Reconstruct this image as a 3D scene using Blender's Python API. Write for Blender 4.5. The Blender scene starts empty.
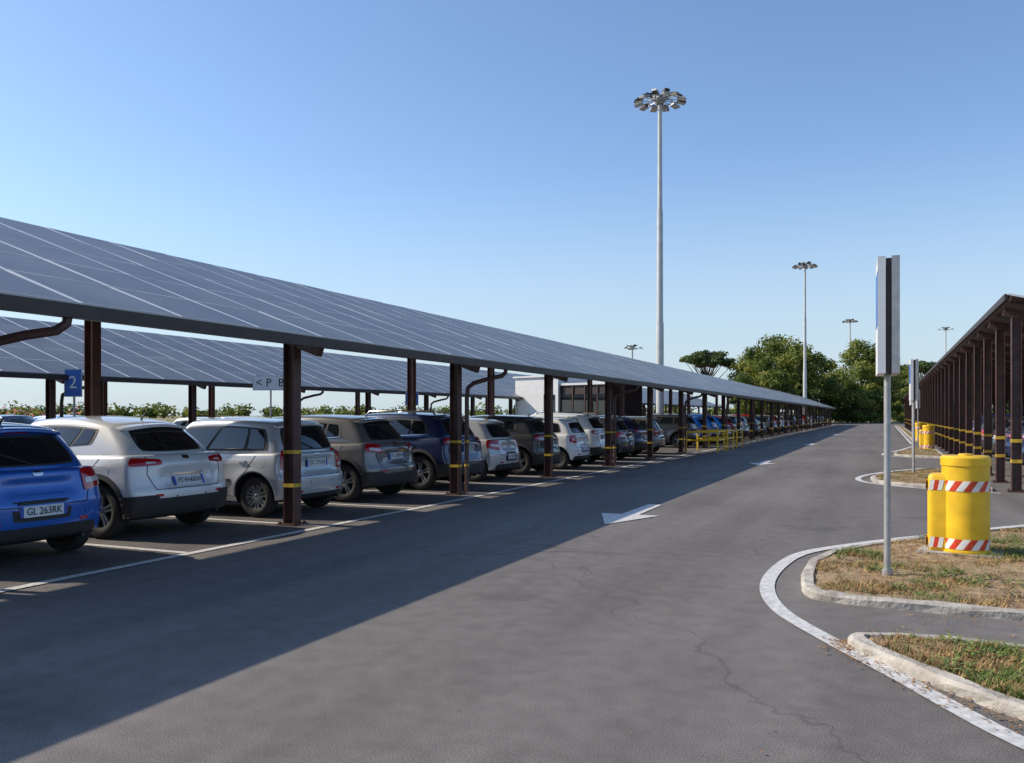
import bpy, bmesh, math, random
from mathutils import Vector, Matrix, noise
from mathutils.bvhtree import BVHTree
R_=math.radians
random.seed(7)
scn=bpy.context.scene
scn.view_settings.view_transform='Standard'
scn.view_settings.look='None'
scn.view_settings.exposure=0
COL=scn.collection

# ------------------------------------------------------------ camera
th=math.atan(373/850)
cd=bpy.data.cameras.new('camera'); cam=bpy.data.objects.new('camera',cd); COL.objects.link(cam)
cam.location=(0,0,1.55); cam.rotation_euler=(R_(90),0,th)
cd.sensor_width=36; cd.lens=850/1024*36; cd.shift_y=33.5/1024; cd.clip_end=3000; cd.clip_start=.05
scn.camera=cam

# ------------------------------------------------------------ light
E=R_(37.3); AZ=R_(11)
s=Vector((-math.cos(AZ)*math.cos(E),-math.sin(AZ)*math.cos(E),math.sin(E)))
sd=bpy.data.lights.new('sun','SUN'); sun=bpy.data.objects.new('sun',sd); COL.objects.link(sun)
sd.energy=5.0; sd.angle=R_(.5); sd.color=(1,.89,.74)
sun.rotation_euler=s.to_track_quat('Z','Y').to_euler(); sun.location=(-30,-10,40)
w=bpy.data.worlds.new('World'); scn.world=w; w.use_nodes=True
nt=w.node_tree; bg=nt.nodes['Background']
sky=nt.nodes.new('ShaderNodeTexSky'); sky.sky_type='NISHITA'; sky.sun_disc=False
sky.sun_elevation=E; sky.sun_rotation=math.atan2(s.x,s.y)
sky.air_density=1.0; sky.dust_density=.5; sky.ozone_density=1.6
gain=nt.nodes.new('ShaderNodeMix'); gain.data_type='RGBA'; gain.blend_type='MULTIPLY'; gain.inputs[0].default_value=1
gain.inputs[7].default_value=(1.0,1.10,1.22,1)
nt.links.new(sky.outputs[0],gain.inputs[6])
# low-altitude haze: pale blue-white towards the horizon
tcw=nt.nodes.new('ShaderNodeTexCoord'); sep=nt.nodes.new('ShaderNodeSeparateXYZ'); nt.links.new(tcw.outputs['Generated'],sep.inputs[0])
mr=nt.nodes.new('ShaderNodeMapRange'); mr.interpolation_type='SMOOTHSTEP'
mr.inputs['From Min'].default_value=-.02; mr.inputs['From Max'].default_value=.30; mr.inputs['To Min'].default_value=.85; mr.inputs['To Max'].default_value=0
nt.links.new(sep.outputs['Z'],mr.inputs['Value'])
hz=nt.nodes.new('ShaderNodeMix'); hz.data_type='RGBA'; hz.inputs[7].default_value=(3.75,4.55,5.25,1)
nt.links.new(mr.outputs[0],hz.inputs[0]); nt.links.new(gain.outputs[2],hz.inputs[6])
nt.links.new(hz.outputs[2],bg.inputs[0]); bg.inputs[1].default_value=.15

# ------------------------------------------------------------ materials
def mat(name,col,rough=.6,metal=0,coat=0,var=0,vscale=3,bump=0,bscale=40,col2=None,spec=None,detail=4,stretch=None):
    m=bpy.data.materials.new(name); m.use_nodes=True
    n=m.node_tree.nodes; l=m.node_tree.links; b=n['Principled BSDF']
    b.inputs['Base Color'].default_value=(*col,1); b.inputs['Roughness'].default_value=rough
    b.inputs['Metallic'].default_value=metal; b.inputs['Coat Weight'].default_value=coat
    b.inputs['Coat Roughness'].default_value=.04
    if spec is not None: b.inputs['Specular IOR Level'].default_value=spec
    tc=n.new('ShaderNodeTexCoord')
    src=tc.outputs['Object']
    if stretch:
        mp=n.new('ShaderNodeMapping'); mp.inputs['Scale'].default_value=stretch
        l.new(src,mp.inputs[0]); src=mp.outputs[0]
    if var or col2:
        nz=n.new('ShaderNodeTexNoise'); nz.inputs['Scale'].default_value=vscale; nz.inputs['Detail'].default_value=detail
        l.new(src,nz.inputs['Vector'])
        cr=n.new('ShaderNodeValToRGB'); cr.color_ramp.elements[0].position=.35; cr.color_ramp.elements[1].position=.65
        c2=col2 if col2 else tuple(min(1,c*(1+var)) for c in col)
        c1=col if col2 else tuple(c*(1-var) for c in col)
        cr.color_ramp.elements[0].color=(*c1,1); cr.color_ramp.elements[1].color=(*c2,1)
        l.new(nz.outputs['Fac'],cr.inputs[0]); l.new(cr.outputs[0],b.inputs['Base Color'])
    if bump:
        nb=n.new('ShaderNodeTexNoise'); nb.inputs['Scale'].default_value=bscale; nb.inputs['Detail'].default_value=3
        l.new(src,nb.inputs['Vector'])
        bp=n.new('ShaderNodeBump'); bp.inputs['Strength'].default_value=bump; bp.inputs['Distance'].default_value=.02
        l.new(nb.outputs['Fac'],bp.inputs['Height']); l.new(bp.outputs[0],b.inputs['Normal'])
    return m

def asphalt_mat(name,base,warm=1.0):
    m=bpy.data.materials.new(name); m.use_nodes=True
    n=m.node_tree.nodes; l=m.node_tree.links; b=n['Principled BSDF']
    b.inputs['Roughness'].default_value=.85; b.inputs['Specular IOR Level'].default_value=.25
    tc=n.new('ShaderNodeTexCoord'); O=tc.outputs['Object']
    def nz(scale,det=3,vec=O,rough=.5):
        t=n.new('ShaderNodeTexNoise'); t.inputs['Scale'].default_value=scale; t.inputs['Detail'].default_value=det
        t.inputs['Roughness'].default_value=rough; l.new(vec,t.inputs['Vector']); return t.outputs['Fac']
    def ramp(f,p0,c0,p1,c1):
        r=n.new('ShaderNodeValToRGB'); e=r.color_ramp.elements
        e[0].position=p0; e[1].position=p1; e[0].color=(c0,c0,c0,1); e[1].color=(c1,c1,c1,1)
        l.new(f,r.inputs[0]); return r.outputs[0]
    def mul(a,bb):
        x=n.new('ShaderNodeMix'); x.data_type='RGBA'; x.blend_type='MULTIPLY'; x.inputs[0].default_value=1
        l.new(a,x.inputs[6]); l.new(bb,x.inputs[7]); return x.outputs[2]
    mp=n.new('ShaderNodeMapping'); mp.inputs['Scale'].default_value=(1.3,.09,1); l.new(O,mp.inputs[0])
    big=ramp(nz(.22,5),.35,.82,.68,1.08)
    streak=ramp(nz(1.0,4,mp.outputs[0]),.35,.80,.7,1.1)
    med=ramp(nz(6,5),.3,.86,.7,1.1)
    fine=ramp(nz(150,2),.36,.5,.64,1.6)
    blot=ramp(nz(1.4,3),.22,.7,.32,1.0)
    stain=ramp(nz(.55,6),.62,1.0,.72,.70)
    v=n.new('ShaderNodeTexVoronoi'); v.feature='DISTANCE_TO_EDGE'; v.inputs['Scale'].default_value=.16
    wob=n.new('ShaderNodeTexNoise'); wob.inputs['Scale'].default_value=1.2; wob.inputs['Detail'].default_value=6
    l.new(O,wob.inputs['Vector'])
    vm=n.new('ShaderNodeVectorMath'); vm.operation='MULTIPLY_ADD'; vm.inputs[1].default_value=(1.6,1.6,0)
    l.new(wob.outputs['Color'],vm.inputs[0]); l.new(O,vm.inputs[2]); l.new(vm.outputs[0],v.inputs['Vector'])
    crk=ramp(v.outputs['Distance'],.0005,.7,.0024,1.0)
    c=mul(mul(mul(mul(mul(mul(big,streak),med),fine),blot),crk),stain)
    rgb=n.new('ShaderNodeRGB'); rgb.outputs[0].default_value=(base*1.10*warm,base,base*.93/warm,1)
    l.new(mul(c,rgb.outputs[0]),b.inputs['Base Color'])
    bp=n.new('ShaderNodeBump'); bp.inputs['Strength'].default_value=.4; bp.inputs['Distance'].default_value=.005
    l.new(nz(170,2),bp.inputs['Height']); l.new(bp.outputs[0],b.inputs['Normal'])
    return m

M_asph=asphalt_mat('asphalt',.150)
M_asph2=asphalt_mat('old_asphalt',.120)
M_paintW=mat('road_paint',(.66,.65,.62),.7,col2=(.44,.43,.41),vscale=18,detail=8)
M_conc=mat('kerb_concrete',(.30,.27,.23),.9,col2=(.50,.46,.40),vscale=7,bump=.6,bscale=30)
M_brown=mat('brown_steel',(.080,.036,.028),.5,var=.25,vscale=5)
M_fascia=mat('dark_fascia',(.04,.026,.022),.5,var=.2,vscale=4)
M_alu=mat('aluminium_frame',(.78,.77,.75),.4,metal=.15)
M_yel=mat('yellow_paint',(.80,.49,.015),.45,coat=.2,var=.12,vscale=5)
M_yel2=mat('yellow_band',(.55,.35,.03),.6,var=.3,vscale=9)
M_blk=mat('black_paint',(.015,.015,.015),.5)
M_galv=mat('galvanised_steel',(.42,.42,.41),.45,metal=.4,var=.12,vscale=8)
M_mast=mat('mast_paint',(.50,.51,.49),.5,var=.08,vscale=2)
M_whitep=mat('white_enamel',(.76,.76,.74),.4,var=.05,vscale=4)
M_blue=mat('blue_sign',(.02,.12,.45),.4)
M_red=mat('red_reflective',(.62,.05,.02),.4,var=.15,vscale=12)
M_wht=mat('white_reflective',(.78,.77,.72),.4,var=.08,vscale=12)
M_dry=mat('dry_soil',(.20,.13,.07),.95,col2=(.38,.27,.15),vscale=9,bump=.9,bscale=25,detail=8)
M_gdry=mat('dry_grass',(.48,.32,.14),.9,col2=(.30,.20,.09),vscale=3)
M_ggrn=mat('green_grass',(.10,.16,.03),.9,col2=(.20,.23,.06),vscale=3)
M_leafd=mat('dead_leaf',(.22,.10,.035),.9,col2=(.38,.22,.09),vscale=9)
M_field=mat('field',(.30,.23,.12),.95,col2=(.15,.16,.06),vscale=.04,detail=8)
M_bark=mat('bark',(.09,.06,.045),.95,var=.3,vscale=4,bump=.6,bscale=12)
def leafmat(n_,c):
    m=mat(n_,c,.6,var=.25,vscale=1.2); n=m.node_tree.nodes; l=m.node_tree.links; b=n['Principled BSDF']
    b.inputs['Specular IOR Level'].default_value=.25
    tr=n.new('ShaderNodeBsdfTranslucent'); tr.inputs[0].default_value=(c[0]*1.6,c[1]*1.5,c[2],1)
    mx=n.new('ShaderNodeMixShader'); mx.inputs[0].default_value=.3
    l.new(b.outputs[0],mx.inputs[1]); l.new(tr.outputs[0],mx.inputs[2]); l.new(mx.outputs[0],n['Material Output'].inputs[0])
    return m
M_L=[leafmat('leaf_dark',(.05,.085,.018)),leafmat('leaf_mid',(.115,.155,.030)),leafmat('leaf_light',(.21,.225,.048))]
M_LP=[leafmat('pine_dark',(.04,.07,.025)),leafmat('pine_mid',(.07,.11,.035)),leafmat('pine_light',(.12,.15,.045))]
M_pink=leafmat('oleander_flower',(.70,.25,.32))

def pvmat():
    m=bpy.data.materials.new('pv_glass'); m.use_nodes=True
    n=m.node_tree.nodes; l=m.node_tree.links; b=n['Principled BSDF']
    tc=n.new('ShaderNodeTexCoord')
    nz=n.new('ShaderNodeTexNoise'); nz.inputs['Scale'].default_value=.8; nz.inputs['Detail'].default_value=6
    l.new(tc.outputs['Object'],nz.inputs['Vector'])
    cr=n.new('ShaderNodeValToRGB'); cr.color_ramp.elements[0].color=(.082,.078,.078,1); cr.color_ramp.elements[1].color=(.14,.13,.122,1)
    cr.color_ramp.elements[0].position=.3; cr.color_ramp.elements[1].position=.7
    l.new(nz.outputs['Fac'],cr.inputs[0]); l.new(cr.outputs[0],b.inputs['Base Color'])
    b.inputs['Roughness'].default_value=.36; b.inputs['Specular IOR Level'].default_value=.5
    return m
M_pv=pvmat()

# ------------------------------------------------------------ mesh helpers
def finish(name,bm,mats,parent=None,smooth=None,loc=(0,0,0)):
    me=bpy.data.meshes.new(name); bm.normal_update(); bm.to_mesh(me); bm.free()
    for m in mats: me.materials.append(m)
    if smooth is not None:
        me.shade_smooth(); me.set_sharp_from_angle(angle=R_(smooth))
    ob=bpy.data.objects.new(name,me); COL.objects.link(ob); ob.location=loc
    if parent: ob.parent=parent
    return ob
def empty(name,loc=(0,0,0)):
    e=bpy.data.objects.new(name,None); COL.objects.link(e); e.location=loc; e.empty_display_size=.3; return e
def box(bm,c,d,mi=0,rot=None):
    c=Vector(c); hx,hy,hz=d[0]/2,d[1]/2,d[2]/2
    vs=[]
    for x,y,z in [(-1,-1,-1),(1,-1,-1),(1,1,-1),(-1,1,-1),(-1,-1,1),(1,-1,1),(1,1,1),(-1,1,1)]:
        v=Vector((x*hx,y*hy,z*hz))
        if rot: v=rot@v
        vs.append(bm.verts.new(c+v))
    for f in [(0,3,2,1),(4,5,6,7),(0,1,5,4),(1,2,6,5),(2,3,7,6),(3,0,4,7)]:
        fc=bm.faces.new([vs[i] for i in f]); fc.material_index=mi
    return vs
def tube(bm,pts,rad,segs=10,mi=0,cap=True):
    pts=[Vector(p) for p in pts]
    if not isinstance(rad,(list,tuple)): rad=[rad]*len(pts)
    rings=[]; prev=None
    for i,p in enumerate(pts):
        if i==0: t=pts[1]-p
        elif i==len(pts)-1: t=p-pts[i-1]
        else: t=(pts[i+1]-p).normalized()+(p-pts[i-1]).normalized()
        t.normalize()
        if prev is None:
            a=Vector((1,0,0)) if abs(t.x)<.9 else Vector((0,1,0))
            u=t.cross(a).normalized()
        else:
            u=(prev-t*prev.dot(t)).normalized()
        prev=u; v=t.cross(u)
        rings.append([bm.verts.new(p+(u*math.cos(k*2*math.pi/segs)+v*math.sin(k*2*math.pi/segs))*rad[i]) for k in range(segs)])
    for i in range(len(rings)-1):
        for k in range(segs):
            f=bm.faces.new([rings[i][k],rings[i][(k+1)%segs],rings[i+1][(k+1)%segs],rings[i+1][k]]); f.material_index=mi
    if cap:
        f=bm.faces.new(rings[0][::-1]); f.material_index=mi
        f=bm.faces.new(rings[-1]); f.material_index=mi
def lathe(bm,prof,c,axis='Z',segs=24,mi=0):
    rings=[]
    for r,h in prof:
        ring=[]
        for k in range(segs):
            a=k*2*math.pi/segs
            if axis=='Z': v=Vector((r*math.cos(a),r*math.sin(a),h))
            else: v=Vector((r*math.cos(a),h,r*math.sin(a)))
            ring.append(bm.verts.new(Vector(c)+v))
        rings.append(ring)
    fs=[]
    for i in range(len(rings)-1):
        for k in range(segs):
            f=bm.faces.new([rings[i][k],rings[i][(k+1)%segs],rings[i+1][(k+1)%segs],rings[i+1][k]]); f.material_index=mi; fs.append(f)
    return fs
def interp(x,pts):
    if x<=pts[0][0]: return pts[0][1]
    for a,b in zip(pts,pts[1:]):
        if x<=b[0]:
            t=(x-a[0])/(b[0]-a[0]); t=t*t*(3-2*t)*.5+t*.5
            return a[1]+(b[1]-a[1])*t
    return pts[-1][1]
def lerp(a,b,t): return a+(b-a)*t
def gridbox(nu,nv,nw,fn,mi=0):
    bm=bmesh.new(); V={}
    def g(i,j,k):
        if (i,j,k) not in V: V[(i,j,k)]=bm.verts.new(fn(i/nu,2*j/nv-1,k/nw))
        return V[(i,j,k)]
    for i in range(nu):
        for j in range(nv):
            for k in (0,nw): bm.faces.new([g(i,j,k),g(i+1,j,k),g(i+1,j+1,k),g(i,j+1,k)])
    for i in range(nu):
        for k in range(nw):
            for j in (0,nv): bm.faces.new([g(i,j,k),g(i+1,j,k),g(i+1,j,k+1),g(i,j,k+1)])
    for j in range(nv):
        for k in range(nw):
            for i in (0,nu): bm.faces.new([g(i,j,k),g(i,j+1,k),g(i,j+1,k+1),g(i,j,k+1)])
    for f in bm.faces: f.material_index=mi
    bmesh.ops.recalc_face_normals(bm,faces=bm.faces)
    return bm
def evaluated(bm,sub=1,cut=None):
    me=bpy.data.meshes.new('tmp'); bm.to_mesh(me); bm.free()
    ob=bpy.data.objects.new('tmp',me); COL.objects.link(ob)
    md=ob.modifiers.new('s','SUBSURF'); md.levels=sub; md.render_levels=sub
    co=None
    if cut:
        cm=bpy.data.meshes.new('cut'); cut.to_mesh(cm); cut.free()
        co=bpy.data.objects.new('cut',cm); COL.objects.link(co)
        b=ob.modifiers.new('b','BOOLEAN'); b.operation='DIFFERENCE'; b.solver='EXACT'; b.object=co
    dg=bpy.context.evaluated_depsgraph_get(); dg.update()
    out=bpy.data.meshes.new_from_object(ob.evaluated_get(dg))
    bpy.data.objects.remove(ob)
    if co: bpy.data.objects.remove(co)
    r=bmesh.new(); r.from_mesh(out); bpy.data.meshes.remove(out); bpy.data.meshes.remove(me)
    return r
def merge(dst,src,mi=None):
    mp={}
    for v in src.verts: mp[v]=dst.verts.new(v.co)
    for f in src.faces:
        try:
            nf=dst.faces.new([mp[v] for v in f.verts]); nf.material_index=f.material_index if mi is None else mi
        except ValueError: pass
    src.free()

# ------------------------------------------------------------ cars
M_glass=mat('car_glass',(.010,.013,.015),.04,coat=.5,spec=.7)
M_plast=mat('black_plastic',(.022,.022,.023),.6,bump=.2,bscale=200)
M_lamp=mat('tail_lamp',(.42,.008,.010),.12,coat=1)
M_lamp2=mat('clear_lamp',(.62,.60,.60),.1,coat=1)
M_rim=mat('alloy_rim',(.50,.51,.52),.3,metal=.7)
M_tire=mat('tyre_rubber',(.022,.021,.020),.85,bump=.3,bscale=80)
M_plate=mat('number_plate',(.70,.71,.72),.4)
M_pblue=mat('plate_blue',(.02,.08,.42),.4)
M_chrome=mat('chrome',(.65,.66,.67),.15,metal=1)
M_dark=mat('wheel_well',(.008,.008,.008),.9)
CARM=lambda p:[p,M_glass,M_plast,M_lamp,M_rim,M_tire,M_plate,M_dark,M_pblue,M_lamp2,M_chrome]

def textbm(txt,size):
    cu=bpy.data.curves.new('t','FONT'); cu.body=txt; cu.size=size; cu.align_x='CENTER'; cu.align_y='CENTER'; cu.resolution_u=2
    ob=bpy.data.objects.new('t',cu); COL.objects.link(ob)
    dg=bpy.context.evaluated_depsgraph_get(); dg.update()
    me=bpy.data.meshes.new_from_object(ob.evaluated_get(dg)); bpy.data.objects.remove(ob)
    b=bmesh.new(); b.from_mesh(me); bpy.data.meshes.remove(me); return b

def build_car(name,p):
    L,W,H=p['L'],p['W'],p['H']; gc=p.get('gc',.2); R=p.get('R',.325)
    br,bf,zn,hl=p['br'],p['bf'],p.get('nose',.74),p.get('hl',1.05)
    xw_r=-p.get('ro',.68); xw_f=xw_r-p['wb']
    cowl=-(L-hl); hip=p.get('hip',.012)
    def ztop(x):
        if x>=cowl: return lerp(bf,br,(x-cowl)/(0-cowl))
        t=(cowl-x)/hl
        return bf-(bf-zn)*min(1,t)**2.0
    rp=p.get('rp',[(.2,-.07),(.3,-.02),(.42,0),(.58,0),(.66,-.04),(.8,-.065),(.92,-.075),(1.05,-.15)])
    fp=[(.2,.08),(.32,.02),(.5,0),(.62,.02),(.75,.09),(.95,.16)]
    sp=[(gc,.93),(.34,.97),(.50,.985),(.66,1.0),(.80,.995),(br-.10,.978),(br+.04,.93)]
    rz0,rz1=p.get('rec',(.66,.92))
    def pos(u,v,w_):
        xn=-L*(1-u); zt=ztop(xn)
        e=abs(2*u-1)**10
        zb=gc+.05*e
        z=lerp(zb,zt,w_)
        x=lerp(-L+interp(z,fp)+p.get('cf',.30)*abs(v)**2.6, interp(z,rp)-p.get('cr',.15)*abs(v)**3.2,u)
        if u>.99:
            a=max(0,min(1,(z-rz0)/.06))*max(0,min(1,(rz1-z)/.06))*max(0,min(1,(.55-abs(v))/.12))
            x-=.035*a
        y=W/2*interp(z,sp)*(1-.045*u**7-.08*(1-u)**5)
        yy=v*y
        if abs(v)>.99:
            for xc in (xw_r,xw_f):
                dd=math.hypot(x-xc,z-R)
                yy+=math.copysign(.020*math.exp(-((dd-R*1.18)/.10)**2),v)
            k=max(0,min(1,(u-.15)/.15))*max(0,min(1,(.98-u)/.1))
            yy+=math.copysign(k*(hip*math.exp(-((z-(br-.16)-.04*(u-.5))/.035)**2)-.018*math.exp(-((z-.52)/.11)**2)),v)
        z+=.03*(1-v*v)*w_*(1 if xn<cowl else .0)
        return (x,yy,z)
    cut=bmesh.new()
    for xc in (xw_r,xw_f):
        for sgn in (-1,1):
            y0=sgn*(W/2-.27); y1=sgn*(W/2+.2)
            rr=R+.055
            a=[cut.verts.new((xc+rr*math.cos(t*math.pi/18),y0,R+.02+rr*math.sin(t*math.pi/18))) for t in range(36)]
            b=[cut.verts.new((v.co.x,y1,v.co.z)) for v in a]
            for t in range(36): cut.faces.new([a[t],a[(t+1)%36],b[(t+1)%36],b[t]])
            cut.faces.new(a); cut.faces.new(b)
    bmesh.ops.recalc_face_normals(cut,faces=cut.faces)
    body=evaluated(gridbox(46,18,16,pos),1,cut)
    body.normal_update()
    for f in body.faces:
        c=f.calc_center_median()
        for xc in (xw_r,xw_f):
            d=math.hypot(c.x-xc,c.z-R-.02)
            if d<R+.058 and abs(c.y)<W/2-.01:
                rad=Vector((c.x-xc,0,c.z-R-.02)).normalized()
                if f.normal.dot(rad)<-.6 or (abs(f.normal.y)>.9 and abs(c.y)<W/2-.2 and d<R+.05): f.material_index=7
        if f.normal.z<-.5: f.material_index=7
    xbf=cowl+.02; xbr=p.get('gbx',-.14); xtf=cowl+p.get('ws',.72); xtr=p.get('rrx',-.42)
    bw,tw=p.get('bw',.90),p.get('tw',.72)
    def gp(u,v,w_):
        xf=lerp(xbf,xtf,w_**.92); xr=lerp(xbr,xtr,w_**p.get('gexp',1.25))
        x=lerp(xf+.22*v*v*(1-.35*w_), xr-.13*abs(v)**2.6,u)
        uu=(u-.42)/.58
        zr=H-p.get('rdrop',.055)*uu*uu-.04*v*v
        z=lerp(min(ztop(x),bf+.03 if x<cowl else 9)-.06,zr,w_)
        y=v*W/2*lerp(bw,tw,w_**1.35)*(1-.07*u**4-.05*(1-u)**3)
        return (x,y,z)
    gh=evaluated(gridbox(20,12,8,gp),1)
    B=bmesh.new()
    merge(B,body); merge(B,gh)
    B.normal_update()
    bvh=BVHTree.FromBMesh(B)
    def patch(fn,n,m,off,mi,skirt=.012):
        V={}
        for i in range(n+1):
            for j in range(m+1):
                o,d=fn(i/n,j/m)
                hit=bvh.ray_cast(o,d)
                V[(i,j)]=None if hit[0] is None else (hit[0]-d*off,d)
        VV={k:(B.verts.new(x[0]) if x else None) for k,x in V.items()}
        for i in range(n):
            for j in range(m):
                q=[VV[(i,j)],VV[(i+1,j)],VV[(i+1,j+1)],VV[(i,j+1)]]
                if None in q: continue
                if max((q[a].co-q[(a+1)%4].co).length for a in range(4))>.6: continue
                f=B.faces.new(q); f.normal_update()
                if f.normal.dot(V[(i,j)][1])>0: f.normal_flip()
                f.material_index=mi
        edge=[(i,0) for i in range(n+1)]+[(n,j) for j in range(1,m+1)]+[(i,m) for i in range(n-1,-1,-1)]+[(0,j) for j in range(m-1,0,-1)]
        lo={}
        for k in edge:
            if VV[k]: lo[k]=B.verts.new(V[k][0]+V[k][1]*(off+skirt))
        for a,b in zip(edge,edge[1:]+edge[:1]):
            if a in lo and b in lo and (VV[a].co-VV[b].co).length<.6:
                f=B.faces.new([VV[a],VV[b],lo[b],lo[a]]); f.material_index=mi
    def bil(c,a,b,rnd=0):
        if rnd:
            A=2*a-1; Bq=2*b-1
            A2=A*(1-rnd*abs(Bq)**4); B2=Bq*(1-rnd*abs(A)**4); a=(A2+1)/2; b=(B2+1)/2
        p0=lerp(c[0][0],c[1][0],a),lerp(c[0][1],c[1][1],a)
        p1=lerp(c[3][0],c[2][0],a),lerp(c[3][1],c[2][1],a)
        return lerp(p0[0],p1[0],b),lerp(p0[1],p1[1],b)
    def rear(c,off,mi,n=10,m=6,rnd=0,bow=0):
        def fn(a,b):
            y,z=bil(c,a,b,rnd); z-=bow*(2*a-1)**2
            return Vector((3,y,z)),Vector((-1,0,0))
        patch(fn,n,m,off,mi)
    def front(c,off,mi,n=10,m=6,rnd=0,bow=0):
        def fn(a,b):
            y,z=bil(c,a,b,rnd); z-=bow*(2*a-1)**2
            return Vector((-L-3,y,z)),Vector((1,0,0))
        patch(fn,n,m,off,mi)
    def side(sg,c,off,mi,n=12,m=5,rnd=0,a0=0,a1=1,b0=0,b1=1,arch=0):
        def fn(a,b):
            aa,bb=lerp(a0,a1,a),lerp(b0,b1,b)
            x,z=bil(c,aa,bb,rnd); z+=arch*bb*(1-(2*aa-1)**2)
            return Vector((x,sg*3,z)),Vector((0,-sg,0))
        patch(fn,n,m,off,mi)
    def corner(sg,a0,a1,zl0,zh0,zl1,zh1,off,mi,n=10,m=4,cx=-.4,inn=.4,rnd=.08):
        def fn(a,b):
            if rnd:
                A=2*a-1; Bq=2*b-1; a=(A*(1-rnd*abs(Bq)**4)+1)/2; b=(Bq*(1-rnd*abs(A)**4)+1)/2
            an=R_(lerp(a0,a1,a)); z=lerp(lerp(zl0,zl1,a),lerp(zh0,zh1,a),b)
            d=Vector((math.cos(an),sg*math.sin(an),0)); c=Vector((cx,sg*(W/2-inn),z))
            return c+d*3,-d
        patch(fn,n,m,off,mi)
    rg=p.get('rg',(.58,.47)); zb=br+p.get('rgb',.05); zt=H-p.get('rgt',.15)
    rear([(-rg[0]-.03,zb-.02),(rg[0]+.03,zb-.02),(rg[1]+.03,zt+.02),(-rg[1]-.03,zt+.02)],.003,2,14,8,.08)
    rear([(-rg[0],zb),(rg[0],zb),(rg[1],zt),(-rg[1],zt)],.007,1,14,8,.09)
    front([(-.62,bf+.05),(.62,bf+.05),(.50,H-.12),(-.50,H-.12)],.006,1,14,8,.05,bow=.02)
    xfb,xft=cowl+.30,xtf+.13
    xrb,xrt=p.get('dlo',(-.55,-.68))
    kick=p.get('kick',.03)
    for sg in (-1,1):
        c=[(xfb,bf+.035),(xrb,br+kick),(xrt,H-.17),(xft,H-.145)]
        side(sg,c,.004,2,24,6,.03,arch=.03)
        sp_=p.get('split',[(.02,.46),(.49,.80),(.83,.97)])
        for a0,a1 in sp_:
            side(sg,c,.008,1,10,5,.05,a0,a1,.07,.93,arch=.03)
        if p.get('wchrome'):
            side(sg,[(xfb,bf+.026),(xrb,br+kick-.009),(xrb,br+kick+.004),(xfb,bf+.038)],.010,10,20,1)
    for sg in (-1,1):
        for q in p['lamps']: corner(sg,*q[:6],q[6],q[7])
    tg=p.get('tg',.60); ts=.61
    def seam(pts,wd=.009):
        for (y0,z0),(y1,z1) in zip(pts,pts[1:]):
            dx,dz=y1-y0,z1-z0; l_=math.hypot(dx,dz); nx,nz=-dz/l_*wd/2,dx/l_*wd/2
            rear([(y0-nx,z0-nz),(y1-nx,z1-nz),(y1+nx,z1+nz),(y0+nx,z0+nz)],.003,7,8,1)
    seam([(-tg,br-.02),(-tg-.03,.80),(-tg+.06,ts),(tg-.06,ts),(tg+.03,.80),(tg,br-.02)])
    pz=p.get('pz',.78)
    if p.get('pback'): rear([(-.33,pz-.10),(.33,pz-.10),(.33,pz+.11),(-.33,pz+.11)],.003,2,6,2,.05)
    rear([(-.26,pz-.055),(.26,pz-.055),(.26,pz+.055),(-.26,pz+.055)],.018,6,4,1)
    rear([(-.26,pz-.055),(-.225,pz-.055),(-.225,pz+.055),(-.26,pz+.055)],.021,8,1,1)
    rear([(.225,pz-.055),(.26,pz-.055),(.26,pz+.055),(.225,pz+.055)],.021,8,1,1)
    tb=textbm(p['txt'],.105); hits=[bvh.ray_cast(Vector((3,yy_,pz+zz_)),Vector((-1,0,0)))[0].x for yy_ in (-.2,0,.2) for zz_ in (-.04,.04)]; hx=max(hits)
    for v in tb.verts: v.co=Vector((hx+.024,v.co.x*.88,pz+v.co.y))
    merge(B,tb,7)
    rear([(-.27,pz+.075),(.27,pz+.075),(.27,pz+.10),(-.27,pz+.10)],.022,p.get('garn',10),8,1,.02)
    rear([(-.06,br-.065),(.06,br-.065),(.06,br-.015),(-.06,br-.015)],.008,10,5,3,.2)
    lb=p.get('lb',.36)
    rear([(-W/2+.16,gc+.07),(W/2-.16,gc+.07),(W/2-.20,lb),(-W/2+.20,lb)],.012,2,24,6,.05)
    for sg in (-1,1):
        corner(sg,-4,14,lb+.02,lb+.055,lb+.02,lb+.055,.008,3,5,1)
        if p.get('clad'):
            corner(sg,6,82,gc+.07,lb+.05,gc+.07,lb+.03,.014,2,16,6)
        for yy_ in (.25,.52):
            rear([(sg*yy_-.012,.50),(sg*yy_+.012,.50),(sg*yy_+.012,.524),(sg*yy_-.012,.524)],.004,2,2,2,.3)
    rear([(-.03,zb+.0),(.02,zb+.0),(-.30,zb+.13),(-.31,zb+.11)],.02,2,4,1)
    rear([(-.14,zt+.035),(.14,zt+.035),(.14,zt+.055),(-.14,zt+.055)],.012,3,4,1)
    def sseam(sg,pts,wd=.008):
        for (x0,z0),(x1,z1) in zip(pts,pts[1:]):
            dx,dz=x1-x0,z1-z0; l_=math.hypot(dx,dz); nx,nz=-dz/l_*wd/2,dx/l_*wd/2
            side(sg,[(x0-nx,z0-nz),(x1-nx,z1-nz),(x1+nx,z1+nz),(x0+nx,z0+nz)],.003,7,6,1)
    xB=lerp(xfb,xrb,.475)
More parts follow.
